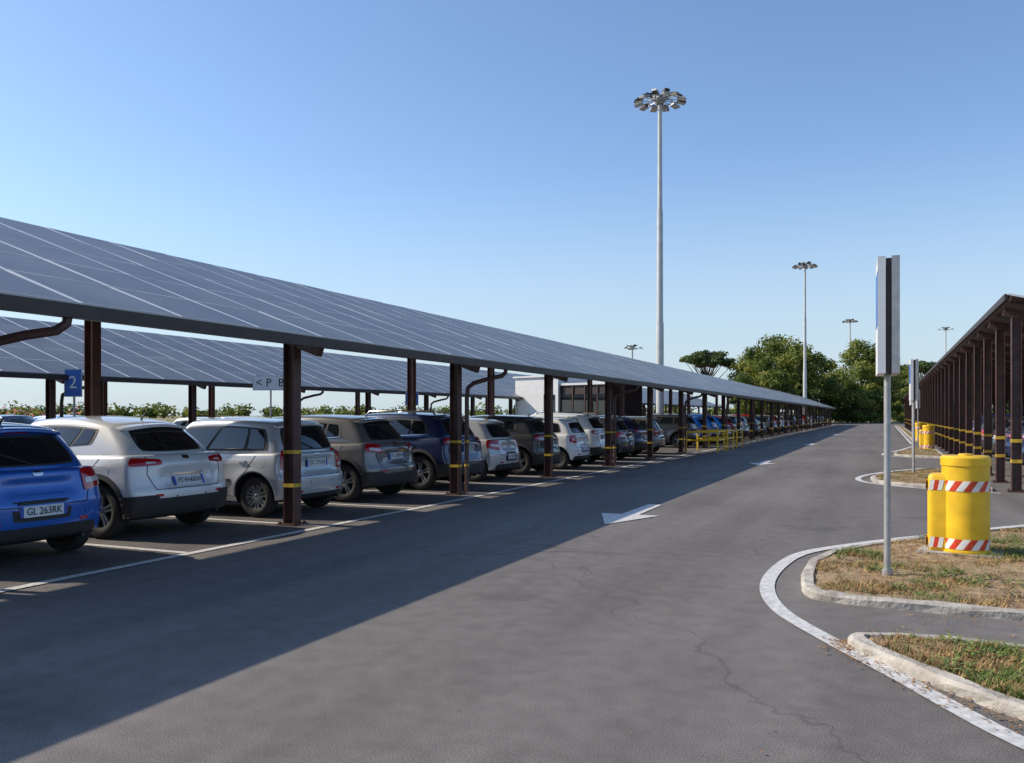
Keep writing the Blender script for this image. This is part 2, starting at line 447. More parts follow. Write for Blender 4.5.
    for sg in (-1,1):
        sseam(sg,[(xB,.3),(xB+.02,.6),(xB,bf+.02)])
        sseam(sg,[(xfb-.12,.3),(xfb-.13,.65),(xfb-.03,bf)])
        xs=xw_r-R-.06
        sseam(sg,[(xs,.3),(xs+.02,.45),(xw_r-.12,R*2+.12),(xw_r+.02,br-.01)])
        side(sg,[(xfb-.12,.30),(xs,.30),(xs,.31),(xfb-.12,.31)],.003,7,10,1)
        if sg<0: side(sg,[(xw_r+.02,.74),(xw_r+.18,.74),(xw_r+.18,.90),(xw_r+.02,.90)],.0015,0,4,4,.15)
        if p.get('clad'):
            side(sg,[(xw_f+R+.07,gc+.05),(xw_r-R-.07,gc+.05),(xw_r-R-.07,.36),(xw_f+R+.07,.34)],.006,2,14,4)
            for xc in (xw_r,xw_f):
                def fn(a,b,xc=xc,sg=sg):
                    an=R_(lerp(-12,192,a)); r=lerp(R+.056,R+.115,b)
                    return Vector((xc+r*math.cos(an),sg*3,R+.02+r*math.sin(an))),Vector((0,-sg,0))
                patch(fn,22,2,.012,2)
        else:
            for xc in (xw_r,xw_f):
                def fn(a,b,xc=xc,sg=sg):
                    an=R_(lerp(-5,185,a)); r=lerp(R+.053,R+.075,b)
                    return Vector((xc+r*math.cos(an),sg*3,R+.02+r*math.sin(an))),Vector((0,-sg,0))
                patch(fn,20,1,.010,0)
            if p.get('strip'):
                side(sg,[(xw_f+R+.12,.52),(xw_r-R-.12,.52),(xw_r-R-.12,.57),(xw_f+R+.12,.57)],.012,2,12,1,.02)
        for hxp in (xB+.05,xw_r-.12):
            side(sg,[(hxp-.19,bf-.115),(hxp-.03,bf-.115),(hxp-.03,bf-.085),(hxp-.19,bf-.085)],.03,0,5,1,.1)
        mx,mz=xfb+.10,bf+.10
        def mp_(u,v,w_,sg=sg):
            X=2*u-1; Z=2*w_-1
            k=1-.25*(X*X+v*v+Z*Z)/3*1.4
            return (mx+X*.075*k,sg*(W/2+.07)+v*.11*k,mz+Z*.075*k)
        merge(B,evaluated(gridbox(3,3,3,mp_),1),p.get('mirror',0))
        box(B,(mx,sg*(W/2-.06),mz-.05),(.06,.14,.03),2)
        def hf(a,b,sg=sg):
            an=R_(lerp(5,62,a)); z=lerp(lerp(.60,.66,a),lerp(.70,.78,a),b)
            d=Vector((-math.cos(an),sg*math.sin(an),0)); c=Vector((-L+.5,sg*(W/2-.42),z)); return c+d*3,-d
        patch(hf,8,4,.006,9)
        for xc in (xw_r,xw_f):
            yo=sg*(W/2-.035)
            q=[( .60*R,-.02),(.66*R,.0),(.80*R,.008),(.93*R,-.004),(.985*R,-.03),(R,-.05),(R,-.16),(.97*R,-.19),(.6*R,-.19)]
            lathe(B,[(r,yo+sg*h) for r,h in q],(xc,0,R),'Y',36,5)
            lathe(B,[(r,yo+sg*h) for r,h in [(.60*R,-.19),(.60*R,-.02),(.655*R,-.004),(.66*R,-.001),(.635*R,-.012),(.60*R,-.03),(.57*R,-.10)]],(xc,0,R),'Y',36,4)
            lathe(B,[(r,yo+sg*h) for r,h in [(.60*R,-.085),(.001,-.085)]],(xc,0,R),'Y',36,7)
            ns=p.get('spokes',5)
            for k in range(ns):
                an=k*2*math.pi/ns+.3
                rot=Matrix.Rotation(-an,3,'Y')
                for d_ in (-1,1):
                    a_=[]
                    for rr,wd,hh in ((.10*R,.036,-.035),(.36*R,.028,-.032),(.62*R,.028,-.018)):
                        off=d_*(.012+rr*.10)
                        for ee in (-wd/2,wd/2):
                            a_.append((rr,off+ee,hh))
                    vs=[B.verts.new(Vector((xc,yo,R))+rot@Vector((r,sg*h,e))) for r,e,h in a_]
                    vl=[B.verts.new(Vector((xc,yo,R))+rot@Vector((r,sg*(h-.03),e))) for r,e,h in a_]
                    for i in (0,2):
                        for qd in ([vs[i],vs[i+1],vs[i+3],vs[i+2]],[vs[i],vs[i+2],vl[i+2],vl[i]],[vs[i+1],vs[i+3],vl[i+3],vl[i+1]]):
                            f=B.faces.new(qd); f.material_index=4
            lathe(B,[(r,yo+sg*h) for r,h in [(.001,-.022),(.10*R,-.022),(.17*R,-.035),(.19*R,-.06)]],(xc,0,R),'Y',16,4)
    front([(-.42,.36),(.42,.36),(.48,.60),(-.48,.60)],.006,2,12,4,.08)
    front([(-.24,.46),(.24,.46),(.24,.56),(-.24,.56)],.02,6,4,1)
    if p.get('spoiler',.12):
        sl=p.get('spoiler',.12); zr=H-p.get('rdrop',.055)
        def sf(u,v,w_):
            x=lerp(xtr-.12,xtr+sl-.10*abs(v)**3,u)
            z=zr-.055*v*v+lerp(-.035,.008,w_)-(u*.035)
            return (x,v*(W/2*tw-.05),z-.004*(1-u))
        merge(B,evaluated(gridbox(5,10,2,sf),1),p.get('spmat',0))
    if p.get('rails'):
        for sg in (-1,1):
            y=sg*(W/2*tw-.06)
            tube(B,[(xtf+.25,y,H-.055),(xtf+.32,y,H+.015),(lerp(xtf,xtr,.5),y,H+.03),(xtr-.15,y,H-.0),(xtr-.08,y,H-.06)],.016,6,p.get('railmat',2))
    tube(B,[(xtr-.22,0,H-.05),(xtr-.14,0,H+.035)],[.014,.006],6,2)
    tube(B,[(-.25,.5,gc+.04),(-.04,.5,gc+.05)],.024,10,2)
    me=bpy.data.meshes.new(name); B.normal_update(); B.to_mesh(me); B.free()
    for m in CARM(M_whitep): me.materials.append(m)
    me.shade_smooth(); me.set_sharp_from_angle(angle=R_(38))
    return me

T={}
T['hatch']=build_car('hatch_body',dict(L=3.85,W=1.735,H=1.48,br=.98,bf=.95,wb=2.45,ro=.60,R=.31,hl=.92,ws=.70,gbx=-.14,rrx=-.48,dlo=(-.72,-.80),kick=.07,pz=.56,pback=2,garn=2,hip=.02,
   lamps=[(10,72,.72,.97,.78,.97,.014,3),(16,58,.80,.86,.82,.87,.018,9)],txt='GL 263RK',rgt=.17,lb=.40,rg=(.56,.45),rp=[(.2,-.07),(.3,-.02),(.45,0),(.62,0),(.70,-.03),(.8,-.05),(.92,-.08),(1.05,-.14)],rec=(.70,.90)))
T['cross']=build_car('crossover_body',dict(L=4.27,W=1.765,H=1.53,br=1.04,bf=.99,wb=2.57,ro=.70,R=.34,hl=1.15,ws=.78,gbx=-.20,rrx=-.66,dlo=(-.95,-.92),kick=.12,pz=.70,hip=.025,
   lamps=[(-12,64,.915,.985,.90,1.01,.014,3),(4,30,.938,.955,.93,.96,.018,9)],txt='FS 914XW',clad=True,lb=.50,rg=(.52,.42),gc=.21,tw=.69,rdrop=.085,spoiler=.15,nose=.82,rec=(.62,.88)))
T['tall']=build_car('tall_hatch_body',dict(L=3.95,W=1.69,H=1.50,br=.97,bf=.94,wb=2.48,ro=.62,R=.305,hl=.95,ws=.80,gbx=-.12,rrx=-.34,dlo=(-.42,-.54),kick=.03,pz=.80,garn=0,hip=.006,
   lamps=[(12,56,.68,1.00,.72,1.02,.014,3),(15,48,.72,.78,.74,.79,.018,9)],txt='DC 371SA',strip=True,gexp=1.05,lb=.34,rg=(.58,.50),spokes=7,spoiler=.06,tw=.76,bw=.92,rp=[(.2,-.08),(.3,-.03),(.42,0),(.60,0),(.64,-.05),(.8,-.065),(.92,-.08),(1.05,-.13)]))
T['capt']=build_car('small_suv_body',dict(L=4.12,W=1.78,H=1.55,br=1.05,bf=1.0,wb=2.6,ro=.68,R=.34,hl=1.0,ws=.80,gbx=-.18,rrx=-.54,dlo=(-.78,-.85),kick=.10,pz=.80,hip=.022,
   lamps=[(-2,64,.86,1.01,.90,1.04,.014,3),(6,52,.90,.94,.92,.97,.018,9)],txt='FG 508DN',clad=True,lb=.50,gc=.22,rg=(.55,.44),spoiler=.14,nose=.84,wchrome=True))
T['suv']=build_car('suv_body',dict(L=4.40,W=1.82,H=1.60,br=1.08,bf=1.03,wb=2.67,ro=.78,R=.355,hl=1.1,ws=.80,gbx=-.16,rrx=-.48,dlo=(-.62,-.75),kick=.06,pz=.84,hip=.016,
   lamps=[(-8,62,.93,1.06,.94,1.07,.014,3),(0,50,.97,1.00,.97,1.01,.018,9)],txt='FX 725PB',clad=True,lb=.50,gc=.23,rg=(.58,.48),spoiler=.13,nose=.88,rails=True,railmat=10,wchrome=True))
T['wagon']=build_car('estate_body',dict(L=4.5,W=1.80,H=1.46,br=1.0,bf=.95,wb=2.68,ro=.88,R=.32,hl=1.15,ws=.80,gbx=-.14,rrx=-.62,dlo=(-.60,-.95),kick=.03,pz=.78,
   lamps=[(-6,60,.82,.98,.84,.98,.014,3),(4,50,.87,.90,.88,.91,.018,9)],txt='EW 462MT',lb=.36,rg=(.56,.45),spoiler=.10,rails=True))
T['mini']=build_car('city_car_body',dict(L=3.60,W=1.64,H=1.47,br=.99,bf=.95,wb=2.3,ro=.55,R=.29,hl=.85,ws=.70,gbx=-.10,rrx=-.36,dlo=(-.50,-.60),kick=.05,pz=.58,pback=2,garn=0,hip=.01,
   lamps=[(14,60,.74,.96,.78,.96,.016,3),(22,48,.80,.86,.82,.87,.020,9)],txt='EZ 196HV',rgt=.16,lb=.38,rg=(.52,.43),spokes=8,spoiler=.08,bw=.88,tw=.72,cr=.2))
def paint(name,c,metal=.3,rough=.32):
    return mat('paint_'+name,c,rough,metal=metal,coat=1.0,var=.05,vscale=1.5)
P=dict(blue=paint('blue',(.010,.12,.50),.25),pearl=paint('pearl',(.66,.67,.68),.12),silver=paint('silver',(.50,.52,.54),.3),
  greige=paint('greige',(.15,.148,.15),.35),navy=paint('navy',(.018,.032,.095),.3),silver2=paint('light_silver',(.50,.51,.53),.3),
  dark=paint('anthracite',(.055,.058,.064),.4),white=paint('white',(.78,.78,.78),0),black=paint('black',(.012,.012,.013),.1),
  red=paint('red',(.30,.015,.012),.1),grey=paint('grey',(.20,.205,.21),.4))
def car(kind,col,x,y,rotz=0,sc=1):
    o=bpy.data.objects.new('parked_car',T[kind]); COL.objects.link(o)
    o.location=(x,y,.012); o.rotation_euler=(0,0,R_(rotz))
    o.material_slots[0].link='OBJECT'; o.material_slots[0].material=P[col]
    return o
car('hatch','blue',-7.9,6.05,-1)
car('cross','pearl',-8.25,8.45,1)
car('tall','silver',-8.05,10.95,0)
car('capt','greige',-8.1,13.4,1)
car('suv','navy',-7.95,16.05,-1)
car('hatch','silver2',-8.1,18.45,0)
car('capt','dark',-7.95,20.9,1)
car('mini','white',-7.9,23.3,-1)
car('suv','white',-8.1,26.0,0)
car('hatch','dark',-8.0,28.5,0)
car('cross','navy',-8.1,31.0,0)
car('tall','grey',-8.1,33.5,0)
rnd=random.Random(3)
kinds=list(T); cols=['white','silver','dark','grey','black','navy','silver2','navy','greige','red','dark','pearl','red','blue']
y=40.5
while y<138:
    if rnd.random()<.92: car(rnd.choice(kinds),rnd.choice(cols),-8.0+rnd.uniform(-.25,.2),y+rnd.uniform(-.12,.12),rnd.uniform(-2,2))
    y+=2.5
for (X,rot,y0,y1,pr) in ((-20.6,0,8,100,.62),(-33.2,180,15,90,.5)):
    y=y0
    while y<y1:
        if rnd.random()<pr: car(rnd.choice(kinds),rnd.choice(cols),X+rnd.uniform(-.3,.3),y+rnd.uniform(-.12,.12),rot+rnd.uniform(-2,2))
        y+=2.5
y=21
while y<115:
    if rnd.random()<.7: car(rnd.choice(kinds),rnd.choice(cols),3.3+rnd.uniform(-.2,.2),y,180+rnd.uniform(-2,2))
    y+=2.5

# ------------------------------------------------------------ carports
def carport(Xe,ze,Xr,zr,pf,pr_,Y0,Y1,ph,detail=True,bands='small',step=5.0,rows=5):
    E_=empty('solar_carport')
    sl=Vector((Xr-Xe,0,zr-ze)); Ls=sl.length; sl.normalize()
    nrm=Vector((0,1,0)).cross(sl)
    if nrm.z<0: nrm=-nrm
    bm=bmesh.new(); pw=1.25; rl=Ls/rows; rr=random.Random(5)
    y=Y0
    while y<Y1-.01:
        for r in range(rows):
            o=Vector((Xe,y,ze))+sl*(r*rl)
            t=[rr.uniform(-.005,.005) for _ in range(4)]
            gy=.004; gs=.004; fy=.028; fs=.006
            def P_(a,b,h): return o+sl*a+Vector((0,b,0))+nrm*h
            oc=[(gs,gy),(rl-gs,gy),(rl-gs,pw-gy),(gs,pw-gy)]; ic=[(gs+fs,gy+fy),(rl-gs-fs,gy+fy),(rl-gs-fs,pw-gy-fy),(gs+fs,pw-gy-fy)]
            A=[bm.verts.new(P_(*q,.04+t[i])) for i,q in enumerate(oc)]
            I=[bm.verts.new(P_(*q,.04+t[i])) for i,q in enumerate(ic)]
            D=[bm.verts.new(P_(*q,.0)) for q in oc]
            f=bm.faces.new(I); f.material_index=0
            for i in range(4):
                j=(i+1)%4
                f=bm.faces.new([A[i],A[j],I[j],I[i]]); f.material_index=1
                f=bm.faces.new([A[i],A[j],D[j],D[i]]); f.material_index=1
            f=bm.faces.new(D); f.material_index=2
        y+=pw
    bmesh.ops.recalc_face_normals(bm,faces=bm.faces)
    finish('solar_panels',bm,[M_pv,M_alu,M_fascia],E_)
    bm=bmesh.new(); ym=(Y0+Y1)/2; ly=Y1-Y0
    rotm=Matrix((( sl.x,0,nrm.x),(0,1,0),(sl.z,0,nrm.z)))
    for k in range(4):
        for d_ in ((0,) if k in(0,3) else (-.3,.3)):
            c=Vector((Xe,ym,ze))+sl*(k*Ls/3+d_+(.06 if k==0 else -.06 if k==3 else 0))-nrm*.055
            box(bm,c,(.05,ly,.09),0,rotm)
    sgx=1 if Xe>Xr else -1
    box(bm,(Xe+sgx*.05,ym,ze-.06),(.10,ly,.13),1)
    box(bm,(Xr-sgx*.03,ym,zr-.04),(.05,ly,.12),1)
    y=ph-math.floor((ph-Y0-.3)/step)*step
    posts=[]
    while y<Y1-.2:
        a=Vector((Xe,y,ze))+sl*.12-nrm*.19; b=Vector((Xr,y,zr))-sl*.1-nrm*.19
        c=(a+b)/2; box(bm,c,((b-a).length,.12,.17),0,rotm)
        posts.append(y); y+=step
    finish('roof_beams',bm,[M_brown,M_fascia],E_)
    bm=bmesh.new()
    def post(x,y,big):
        t=(x-Xe)/(Xr-Xe); zt=lerp(ze,zr,t)-.25
        box(bm,(x-.082,y,zt/2),(.014,.17,zt),0); box(bm,(x+.082,y,zt/2),(.014,.17,zt),0); box(bm,(x,y,zt/2),(.149,.016,zt),0)
        box(bm,(x,y,.012),(.32,.32,.024),0)
        for bx in (-.12,.12):
            for by in (-.12,.12): box(bm,(x+bx,y+by,.035),(.03,.03,.03),0)
        for zz,hh,mi in (((.56,.05,1),(1.03,.05,1)) if bands=='small' else ((.62,.07,1),(1.03,.07,1))):
            if big: box(bm,(x,y,zz),(.184,.176,hh),mi)
    for j,y in enumerate(posts):
        post(pf,y,True)
        if pr_ is not None: post(pr_,y,False)
    finish('columns',bm,[M_brown,M_yel2,M_blk],E_)
    bm=bmesh.new()
    for j,y in enumerate(posts):
        if (round((y-ph)/step)+1)%2==0 and detail:
            s_=sgx
            tube(bm,[(Xe+s_*.02,y+.85,ze-.08),(Xe+s_*.02,y+.83,ze-.18),(Xe-s_*.03,y+.76,ze-.25),(Xe-s_*.2,y+.58,ze-.30),(pf+s_*.22,y+.34,ze-.40),(pf+s_*.14,y+.24,ze-.50),(pf+s_*.13,y+.22,ze-.7),(pf+s_*.13,y+.22,.10),(pf+s_*.16,y+.22,.03)],.045,8,0)
            for zz in (.56,1.03): tube(bm,[(pf+s_*.13,y+.22,zz-.022),(pf+s_*.13,y+.22,zz+.022)],.050,10,1)
    if bm.verts: finish('drain_pipes',bm,[M_brown,M_yel2],E_,40)
    else: bm.free()
    return E_
carport(-7.0,2.58,-12.4,4.54,-7.67,-11.6,-14.25,140.75,9.75)
carport(-19.4,2.58,-24.8,4.54,-20.1,-24.0,-10.0,112.5,10.6,detail=True)
carport(7.4,2.45,2.15,3.85,2.42,6.6,18.7,122.45,19.75,detail=False,bands='big',step=2.6)

# ------------------------------------------------------------ ground, roads
def sheet(name,pts,z,m,parent=None):
    bm=bmesh.new(); vs=[bm.verts.new((x,y,z)) for x,y in pts]; f=bm.faces.new(vs); f.normal_update()
    if f.normal.z<0: f.normal_flip()
    bmesh.ops.triangulate(bm,faces=bm.faces)
    return finish(name,bm,[m],parent)
sheet('ground',[(-1200,-600),(1200,-600),(1200,1800),(-1200,1800)],-.012,M_field)
sheet('asphalt_road',[(-46,-40),(30,-40),(30,175),(-46,175)],0,M_asph)
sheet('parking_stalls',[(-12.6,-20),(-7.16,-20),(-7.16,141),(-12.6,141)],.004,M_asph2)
def ribbon(bm,pts,wd,z,mi=0):
    pts=[Vector((p[0],p[1],0)) for p in pts]; L_=[];
    for i,p in enumerate(pts):
        t=(pts[min(i+1,len(pts)-1)]-pts[max(i-1,0)]).normalized(); n_=Vector((-t.y,t.x,0))
        L_.append((bm.verts.new((p.x+n_.x*wd/2,p.y+n_.y*wd/2,z)),bm.verts.new((p.x-n_.x*wd/2,p.y-n_.y*wd/2,z))))
    for a,b in zip(L_,L_[1:]):
        f=bm.faces.new([a[0],a[1],b[1],b[0]]); f.material_index=mi
        f.normal_update()
        if f.normal.z<0: f.normal_flip()
def smooth(pts,n=6,closed=False):
    out=[]; N=len(pts)
    rng=range(N) if closed else range(N-1)
    for i in rng:
        if closed: p0,p1,p2,p3=pts[(i-1)%N],pts[i],pts[(i+1)%N],pts[(i+2)%N]
        else: p0,p1,p2,p3=pts[max(i-1,0)],pts[i],pts[i+1],pts[min(i+2,N-1)]
        for k in range(n):
            t=k/n
            out.append(tuple(.5*((2*p1[a])+(-p0[a]+p2[a])*t+(2*p0[a]-5*p1[a]+4*p2[a]-p3[a])*t*t+(-p0[a]+3*p1[a]-3*p2[a]+p3[a])*t**3) for a in (0,1)))
    if not closed: out.append(pts[-1])
    return out
bm=bmesh.new()
ribbon(bm,[(-7.1,-20),(-7.1,35.4)],.12,.009); ribbon(bm,[(-7.1,36.2),(-7.1,140)],.12,.009)
y=2.25-20
while y<140:
    if not(35<y<39): ribbon(bm,[(-12.4,y),(-7.17,y)],.10,.009)
    y+=2.5
ribbon(bm,smooth([(3.2,2.9),(2.0,3.4),(1.2,4.0),(.6,4.62),(.08,5.5),(-.35,6.22),(-.77,7.04),(-.98,8.0),(-.98,9.1),(-.82,10.05),(-.36,10.9),(.2,11.7),(1.5,13.4),(2.9,15)]),.13,.009)
ribbon(bm,smooth([(2.1,19.2),(.6,19.9),(-.3,20.9),(-.6,22.2),(-.4,23.8),(.2,25.6),(1.0,27.3)]),.13,.009)
ribbon(bm,smooth([(1.9,33.5),(.6,34.2),(0,35.5),(0,37.5),(.6,41),(1.2,46)]),.13,.009)
ribbon(bm,[(1.3,50),(1.3,135)],.13,.009)
def arrow(x,y,s_=1):
    P_=[(0,0),(-.44,1.25),(-.13,1.25),(-.11,2.75),(.11,2.75),(.13,1.25),(.44,1.25)]
    vs=[bm.verts.new((x+a*s_,y+b*s_,.010)) for a,b in P_]; f=bm.faces.new(vs); f.normal_update()
    if f.normal.z<0: f.normal_flip()
arrow(-3.62,11.5,1.05); arrow(-3.6,27,1.0); arrow(-3.6,46,1.0); arrow(-3.6,70,1.0)
for f in bm.faces: f.material_index=0
bmesh.ops.triangulate(bm,faces=[f for f in bm.faces if len(f.verts)>4])
finish('road_marking',bm,[M_paintW])

def inside(px,py,poly):
    c=False; j=len(poly)-1
    for i in range(len(poly)):
        if (poly[i][1]>py)!=(poly[j][1]>py) and px<(poly[j][0]-poly[i][0])*(py-poly[i][1])/(poly[j][1]-poly[i][1])+poly[i][0]: c=not c
        j=i
    return c
def island(poly,blades=3000,h=.075,weeds=0):
    e=empty('grass_island')
    N=len(poly); area=sum(poly[i][0]*poly[(i+1)%N][1]-poly[(i+1)%N][0]*poly[i][1] for i in range(N))
    if area<0: poly=poly[::-1]
    def off(d):
        o=[]
        for i in range(N):
            a=Vector(poly[i-1]); b=Vector(poly[i]); c=Vector(poly[(i+1)%N])
            t=((b-a).normalized()+(c-b).normalized())
            t=t.normalized() if t.length>1e-4 else (c-b).normalized()
            o.append((b.x-t.y*d,b.y+t.x*d))
        return o
    bm=bmesh.new(); rk=random.Random(N)
    rings=[]
    for d,z in ((0,-.01),(.0,h-.02),(.02,h),(.10,h+.002),(.10,h-.03)):
        rings.append([bm.verts.new((x+rk.uniform(-.008,.008),y+rk.uniform(-.008,.008),z+(rk.uniform(-.010,.006) if z>0 else 0))) for x,y in off(d)])
    for a,b in zip(rings,rings[1:]):
        for i in range(N):
            j=(i+1)%N; bm.faces.new([a[i],a[j],b[j],b[i]])
    bmesh.ops.recalc_face_normals(bm,faces=bm.faces)
    finish('kerb',bm,[M_conc],e)
    inner=off(.10)
    bm=bmesh.new(); vs=[bm.verts.new((x,y,h-.02)) for x,y in inner]; f=bm.faces.new(vs)
    bmesh.ops.triangulate(bm,faces=bm.faces)
    for _ in range(4): 
        bmesh.ops.subdivide_edges(bm,edges=[e_ for e_ in bm.edges if e_.calc_length()>.25],cuts=1,use_grid_fill=False)
        bmesh.ops.triangulate(bm,faces=bm.faces)
    bd={v for e_ in bm.edges if e_.is_boundary for v in e_.verts}
    for v in bm.verts:
        if v not in bd: v.co.z+=.03*noise.noise(v.co*2.1)+.012
    for f in bm.faces:
        f.normal_update()
        if f.normal.z<0: f.normal_flip()
    finish('soil',bm,[M_dry],e,60)
    xs=[p_[0] for p_ in inner]; ys=[p_[1] for p_ in inner]
    bm=bmesh.new(); rk=random.Random(N+3); n_=0
    while n_<blades:
        x=rk.uniform(min(xs),max(xs)); y=rk.uniform(min(ys),max(ys)); n_+=1
        if not inside(x,y,inner): continue
        q=noise.noise(Vector((x*1.3,y*1.3,3)))+.4*noise.noise(Vector((x*4,y*4,9)))
        g=noise.noise(Vector((x*.9+7,y*.9,1)))+.35*noise.noise(Vector((x*5,y*5,1)))
        if q<.02 and rk.random()<.88: continue
        mi=1 if (g>.05 and rk.random()<.8) or rk.random()<.06 else 0
        hh=rk.uniform(.015,.045)*(1.4 if mi else 1)
        for _ in range(3):
            a=rk.uniform(0,6.28); wd=.005; lean=rk.uniform(.4,2.0)*hh
            bx=x+rk.uniform(-.02,.02); by=y+rk.uniform(-.02,.02)
            v1=bm.verts.new((bx-math.sin(a)*wd,by+math.cos(a)*wd,h-.02)); v2=bm.verts.new((bx+math.sin(a)*wd,by-math.cos(a)*wd,h-.02))
            v3=bm.verts.new((bx+math.cos(a)*lean,by+math.sin(a)*lean,h-.008+hh*.9))
            f=bm.faces.new([v1,v2,v3]); f.material_index=mi
    k=0
    while k<weeds:
        x=rk.uniform(min(xs),max(xs)); y=rk.uniform(min(ys),max(ys))
        if not inside(x,y,inner): continue
        k+=1; rr=rk.uniform(.04,.15)
        for _ in range(int(rr*520)):
            a=rk.uniform(0,6.28); d=rr*math.sqrt(rk.random()); sz=rk.uniform(.008,.022)
            c=Vector((x+d*math.cos(a),y+d*math.sin(a),h+rk.uniform(-.005,.07)*(1.2-d/rr)))
            u=Vector((math.cos(a),math.sin(a),rk.uniform(-.2,.7)))*sz; v=Vector((-math.sin(a),math.cos(a),rk.uniform(-.4,.4)))*sz*.6
            f=bm.faces.new([bm.verts.new(c-u),bm.verts.new(c+v),bm.verts.new(c+u),bm.verts.new(c-v)]); f.material_index=1
    for _ in range(int(blades/14)):
        x=rk.uniform(min(xs),max(xs)); y=rk.uniform(min(ys),max(ys))
        if not inside(x,y,inner): continue
        a=rk.uniform(0,6.28); sz=rk.uniform(.012,.03); c=Vector((x,y,h+rk.uniform(.0,.015)))
        u=Vector((math.cos(a),math.sin(a),rk.uniform(-.2,.3)))*sz; v=Vector((-math.sin(a),math.cos(a),rk.uniform(-.3,.3)))*sz*.5
        f=bm.faces.new([bm.verts.new(c-u),bm.verts.new(c+v),bm.verts.new(c+u),bm.verts.new(c-v)]); f.material_index=2
    finish('grass',bm,[M_gdry,M_ggrn,M_leafd],e)
    return e
A_=smooth([(-.72,8.4),(-.64,7.75),(-.42,7.5),(.2,7.42),(.95,7.38)],4)[:-1]+[(.95,7.38),(1.4,7.37),(2.0,7.35),(2.6,7.34),(3.2,7.33),(3.2,11),(3.2,14.6)]+smooth([(1.7,13.1),(.9,12.2),(.2,11.25),(-.2,10.6),(-.55,9.95),(-.72,9.2)],3)
island(A_,28000,weeds=70)
B_=smooth([(-.18,6.28),(-.2,6.05),(.22,5.45),(.65,4.98),(1.3,4.4),(2.3,3.8),(3.2,3.5)],4)+[(3.2,4.8),(3.2,6.3),(2,6.34),(1.4,6.36),(.82,6.38),(.4,6.37),(.1,6.36)]
island(B_,22000,weeds=70)
C_=smooth([(-.25,21.2),(.3,20.4),(1.2,20.0),(2.0,19.7)],4)+[(2.05,23),(2.05,26.9)]+smooth([(1.3,26.4),(.4,24.9),(-.1,23.6),(-.32,22.3)],4)
island(C_,9000,weeds=20)
D_=smooth([(.3,35.6),(.8,34.6),(2.0,34.0)],4)+[(2.05,38),(2.05,45)]+smooth([(1.5,44.5),(.9,41),(.35,37.5)],4)
island(D_,4000)
island([(1.5,52),(2.05,52),(2.05,90),(2.05,130),(1.5,130),(1.5,90)],2500)
bm=bmesh.new(); rk=random.Random(77)
for _ in range(1100):
    if rk.random()<.65:
        x,y=B_[int(rk.random()*20)%20]; x+=-abs(rk.gauss(0,.10))+.02; y+=-abs(rk.gauss(0,.10))
    elif rk.random()<.6:
        x=rk.uniform(-.3,2.6); y=rk.uniform(6.42,7.3)
        if rk.random()<.6: y=rk.choice((6.45+abs(rk.gauss(0,.07)),7.3-abs(rk.gauss(0,.07))))
    else: x=rk.uniform(-7.5,1.5); y=rk.uniform(3,20)
    a=rk.uniform(0,6.28); sz=rk.uniform(.005,.018); c=Vector((x,y,.014+rk.uniform(0,.006)))
    u=Vector((math.cos(a),math.sin(a),rk.uniform(-.2,.3)))*sz; v=Vector((-math.sin(a),math.cos(a),rk.uniform(-.3,.3)))*sz*.5
    bm.faces.new([bm.verts.new(c-u),bm.verts.new(c+v),bm.verts.new(c+u),bm.verts.new(c-v)])
finish('leaf_litter',bm,[M_leafd])

# ------------------------------------------------------------ yellow bollard machines
def yellow_unit(x,y,rz=0):
    bm=bmesh.new(); z0=.07
    r=.235
    lathe(bm,[(r+.012,z0),(r+.012,z0+.03),(r,z0+.035),(r,z0+.93),(r+.012,z0+.935),(r+.012,z0+1.02),(r*.96,z0+1.04),(.001,z0+1.045)],(0,0,0),'Z',36,0)
    def wf(u,v,w_):
        return (lerp(-.37,-.12,u)+(.03*abs(v)**3 if u<.5 else 0),.16*v,lerp(z0,z0+.84,w_))
    b=gridbox(4,6,6,wf); merge(bm,evaluated(b,1),0)
    n=40
    for zc in (z0+.10,z0+.72):
        lo=[];hi=[]
        for k in range(n):
            a=k*2*math.pi/n; a2=a+2*2*math.pi/n
            lo.append(bm.verts.new(((r+.006)*math.cos(a),(r+.006)*math.sin(a),zc-.055)))
            hi.append(bm.verts.new(((r+.006)*math.cos(a2),(r+.006)*math.sin(a2),zc+.055)))
        for k in range(n):
            f=bm.faces.new([lo[k],lo[(k+1)%n],hi[(k+1)%n],hi[k]]); f.material_index=1 if (k//2)%2 else 2
        for q in range(6):
            yy=-.14+q*.045
            vs=[bm.verts.new(p_) for p_ in ((-.374,yy,zc-.055),(-.374,yy+.045,zc-.055),(-.374,yy+.045,zc+.055),(-.374,yy,zc+.055))]
            f=bm.faces.new(vs); f.material_index=1 if q%2 else 2
        for q in range(3):
            xx=-.345+q*.045
            vs=[bm.verts.new(p_) for p_ in ((xx,-.163,zc-.055),(xx+.045,-.163,zc-.055),(xx+.065,-.163,zc+.055),(xx+.02,-.163,zc+.055))]
            f=bm.faces.new(vs); f.material_index=1 if q%2 else 2
    box(bm,(-.05,0,z0-.02),(.80,.60,.05),3)
    lathe(bm,[(.07,z0+1.04),(.07,z0+1.06),(.001,z0+1.065)],(0,0,0),'Z',12,0)
    o=finish('yellow_barrier_bollard',bm,[M_yel,M_red,M_wht,M_conc],None,40,(x,y,0)); o.rotation_euler=(0,0,R_(rz)); return o
yellow_unit(.80,10.42,-10)
yellow_unit(1.75,41.5,-10)
yellow_unit(1.8,54,-10)

